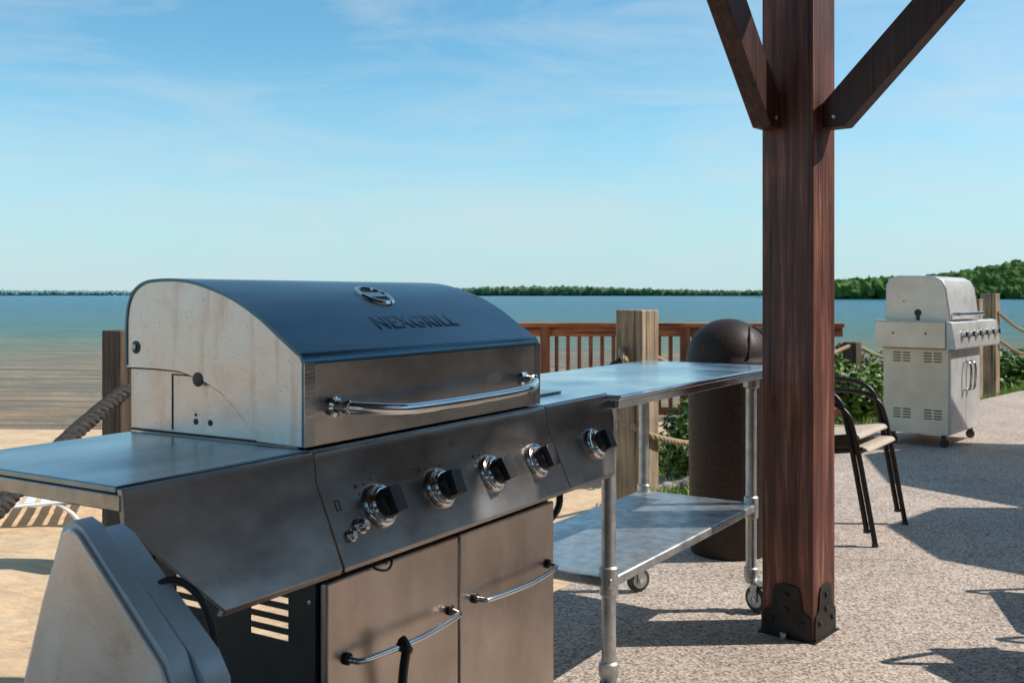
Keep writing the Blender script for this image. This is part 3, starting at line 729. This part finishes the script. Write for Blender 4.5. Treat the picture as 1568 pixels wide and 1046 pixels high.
grasspatch('grass',[(2.9,9,8.8,16,26000,.10),(.85,2.4,5.0,8.6,9000,.12),(7,12,13,19,9000,.14)])
b=B()
for i in range(34):
    x=random.uniform(.85,2.0); y=random.uniform(yb(x)+.5,yb(x)+2.2); r=random.uniform(.06,.15); z=gh(x,y)+r*.2
    bm=bmesh.new(); bmesh.ops.create_icosphere(bm,subdivisions=2,radius=1)
    vv=[Vector((x+v.co.x*r*1.3*(1+.3*noise.noise(v.co*1.5+Vector((i,0,0)))),y+v.co.y*r*(1+.3*noise.noise(v.co*1.5+Vector((0,i,0)))),z+v.co.z*r*.75*(1+.3*noise.noise(v.co*2+Vector((0,0,i)))))) for v in bm.verts]
    b.add(vv,[[q.index for q in f.verts] for f in bm.faces],'rock'); bm.free()
b.obj('rocks',None,0,20)

ICO=bmesh.new(); bmesh.ops.create_icosphere(ICO,subdivisions=1,radius=1)
icv=[v.co.copy() for v in ICO.verts]; icf=[[q.index for q in f.verts] for f in ICO.faces]
ICO2=bmesh.new(); bmesh.ops.create_icosphere(ICO2,subdivisions=2,radius=1)
icv2=[v.co.copy() for v in ICO2.verts]; icf2=[[q.index for q in f.verts] for f in ICO2.faces]
def treeline(name,x0,y0,x1,y1,n,h,mat,hf=None,base=-.5,spread=20,fine=False):
    b=B()
    for i in range(n):
        t=random.random(); x=x0+(x1-x0)*t; y=y0+(y1-y0)*t+random.uniform(0,spread)
        H=h(t) if callable(h) else h; zb=base+(hf(x,y) if hf else 0)
        H*=.7+.5*random.random(); r=H*random.uniform(.35,.6)
        V,F_=(icv2,icf2) if fine else (icv,icf)
        vv=[]
        for v in V:
            k=1+.75*noise.noise(v*2.9+Vector((i*1.7,0,0))); vv.append((x+v.x*r*k,y+v.y*r*k,zb+H*.5+v.z*H*.5*k))
        b.add(vv,F_,mat)
    return b.obj(name,None,0,0,recalc=False)
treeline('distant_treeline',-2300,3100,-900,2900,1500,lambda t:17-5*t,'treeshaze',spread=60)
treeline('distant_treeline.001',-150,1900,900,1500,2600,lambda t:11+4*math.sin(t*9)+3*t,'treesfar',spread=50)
def hillh(x,y): 
    return 25*math.exp(-((x-430)/110)**2-((y-640)/120)**2)+6*math.exp(-((x-330)/80)**2-((y-600)/90)**2)
hx=[170+i*18 for i in range(40)]; hy=[395+i*18 for i in range(26)]
b=B(); b.add([(x,y,-.9+hillh(x,y)+min(1.2,(y-395)*.05)) for y in hy for x in hx],[(j*40+i,j*40+i+1,(j+1)*40+i+1,(j+1)*40+i) for j in range(25) for i in range(39)],'trees'); b.obj('hill',None,0,60)
treeline('woodland',132,400,330,400,1100,lambda t:6.0+1.6*math.sin(t*13),'trees',spread=30,fine=True)
treeline('woodland.001',270,520,620,520,3400,7.5,'trees',hf=hillh,spread=230,fine=True)

# ---------------------------------------------------------------- unseen buildings and umbrellas, added for reflections and shadows
def building(name,loc,rz,w,h,wins):
    BD=empty(name,loc,rz)
    b=B(); b.box(-w,w,-6,0,0,h,'siding')
    for i in range(int(h/.2)-1): b.box(-w,w,.001,.022,.1+i*.2,.27+i*.2,'siding')
    b.obj('walls',BD)
    b=B()
    for x in wins: b.box(x,x+1.5,.031,.04,1.0,2.3,'glass'); b.box(x-.1,x+1.6,.023,.029,.9,2.4,'trim')
    b.box(-.5,.6,.031,.05,0,2.2,'glass'); b.box(-.6,.7,.023,.029,0,2.3,'trim')
    b.obj('windows_and_door',BD)
    b=B(); b.prism([(-6.6,h),(.9,h),(.9,h+.12),(-3,h+2.0),(-6.6,h+.12)],-w-.6,w+.6,'roofm'); b.obj('roof',BD)
building('added_reflection_building',(2,-9,0),0,11,3.3,(-8.5,-4.5,3.0,7.0))  # unseen, added behind the camera to fill the steel reflections
building('added_reflection_building.001',(14.5,6.5,0),90,15,5.6,(-12.5,-9,-5,3.5,7.5,11.5))  # unseen, added at right so the grill front reflects dark brown

def umbrella(name,x,y,r,h,rz):
    U=empty(name,(x,y,0),rz)
    b=B(); n=8; vs=[(0,0,h+.35)]+[(r*math.cos(2*math.pi*k/n),r*math.sin(2*math.pi*k/n),h) for k in range(n)]
    vs+=[(0,0,h+.345)]+[(v[0],v[1],h-.005) for v in vs[1:]]
    b.add(vs,[(0,k+1,(k+1)%n+1) for k in range(n)]+[(n+1,n+1+(k+1)%n+1,n+2+k) for k in range(n)],'sling')
    b.obj('canopy',U,0,0)
    b=B(); b.lathe([(.02,.05),(.02,h+.4)],'chairmetal'); b.lathe([(.25,0),(.25,.05),(.05,.08)],'chairmetal'); b.obj('pole',U)
umbrella('added_shadow_umbrella',6.0,6.75,1.5,2.2,10)  # invented off-frame canopy, there to shade the far patio
umbrella('added_shadow_umbrella.001',4.75,4.95,.85,2.1,22)  # invented off-frame canopy, there for the nearer patio shadow

# ---------------------------------------------------------------- light, sky, camera
AZ=3; EL=46
sd=Vector((math.cos(R(EL))*math.cos(R(AZ)),math.cos(R(EL))*math.sin(R(AZ)),math.sin(R(EL))))
l=bpy.data.lights.new('sun','SUN'); l.energy=5; l.angle=R(.5); l.color=(1,.94,.86)
lo=bpy.data.objects.new('sun',l); sc.collection.objects.link(lo); lo.rotation_euler=(-sd).to_track_quat('-Z','Y').to_euler()
w=bpy.data.worlds.new('World'); sc.world=w; w.use_nodes=True; nt=w.node_tree; L=nt.links
bg=nt.nodes['Background']; bg.inputs[1].default_value=.11
sk=N(nt,'ShaderNodeTexSky',sky_type='NISHITA'); sk.sun_disc=False; sk.sun_elevation=R(EL); sk.sun_rotation=R(90-AZ); sk.air_density=1.0; sk.dust_density=.3; sk.ozone_density=2; sk.altitude=200
tint=N(nt,'ShaderNodeMix',data_type='RGBA',blend_type='MULTIPLY'); tint.inputs[0].default_value=1; tint.inputs[7].default_value=(.90,1.45,1.45,1); L.new(sk.outputs[0],tint.inputs[6])
tc=N(nt,'ShaderNodeTexCoord')
sz=N(nt,'ShaderNodeSeparateXYZ'); L.new(tc.outputs['Generated'],sz.inputs[0])
hz=N(nt,'ShaderNodeMapRange',interpolation_type='SMOOTHSTEP'); hz.inputs[1].default_value=-.05; hz.inputs[2].default_value=.26; hz.inputs[3].default_value=.92; hz.inputs[4].default_value=0; L.new(sz.outputs[2],hz.inputs[0])
hm=N(nt,'ShaderNodeMix',data_type='RGBA'); L.new(hz.outputs[0],hm.inputs[0]); L.new(tint.outputs[2],hm.inputs[6]); hm.inputs[7].default_value=(4.7,6.3,7.1,1)
mp=N(nt,'ShaderNodeMapping'); mp.inputs['Scale'].default_value=(1.6,1.6,9); mp.inputs['Rotation'].default_value=(0.06,.10,0); L.new(tc.outputs['Generated'],mp.inputs[0])
nz=N(nt,'ShaderNodeTexNoise'); nz.inputs['Scale'].default_value=1.9; nz.inputs['Detail'].default_value=9; nz.inputs['Roughness'].default_value=.62; nz.inputs['Distortion'].default_value=.7; L.new(mp.outputs[0],nz.inputs[0])
rp=ramp(nt,[(.40,(0,0,0)),(.72,(.50,.50,.50))]); L.new(nz.outputs[0],rp.inputs[0])
mx=N(nt,'ShaderNodeMix',data_type='RGBA'); L.new(rp.outputs[0],mx.inputs[0]); L.new(hm.outputs[2],mx.inputs[6]); mx.inputs[7].default_value=(6.0,6.8,7.2,1)
L.new(mx.outputs[2],bg.inputs[0])
cam=bpy.data.cameras.new('camera'); co=bpy.data.objects.new('camera',cam); sc.collection.objects.link(co)
co.location=(0,0,1.2); co.rotation_euler=(R(90),0,0); cam.lens=35; cam.sensor_width=36; cam.shift_y=-.0453; cam.clip_end=9000; cam.clip_start=.05
cam.dof.use_dof=True; cam.dof.focus_distance=2.6; cam.dof.aperture_fstop=9
sc.camera=co
sc.view_settings.view_transform='Standard'; sc.view_settings.look='None'; sc.view_settings.exposure=0
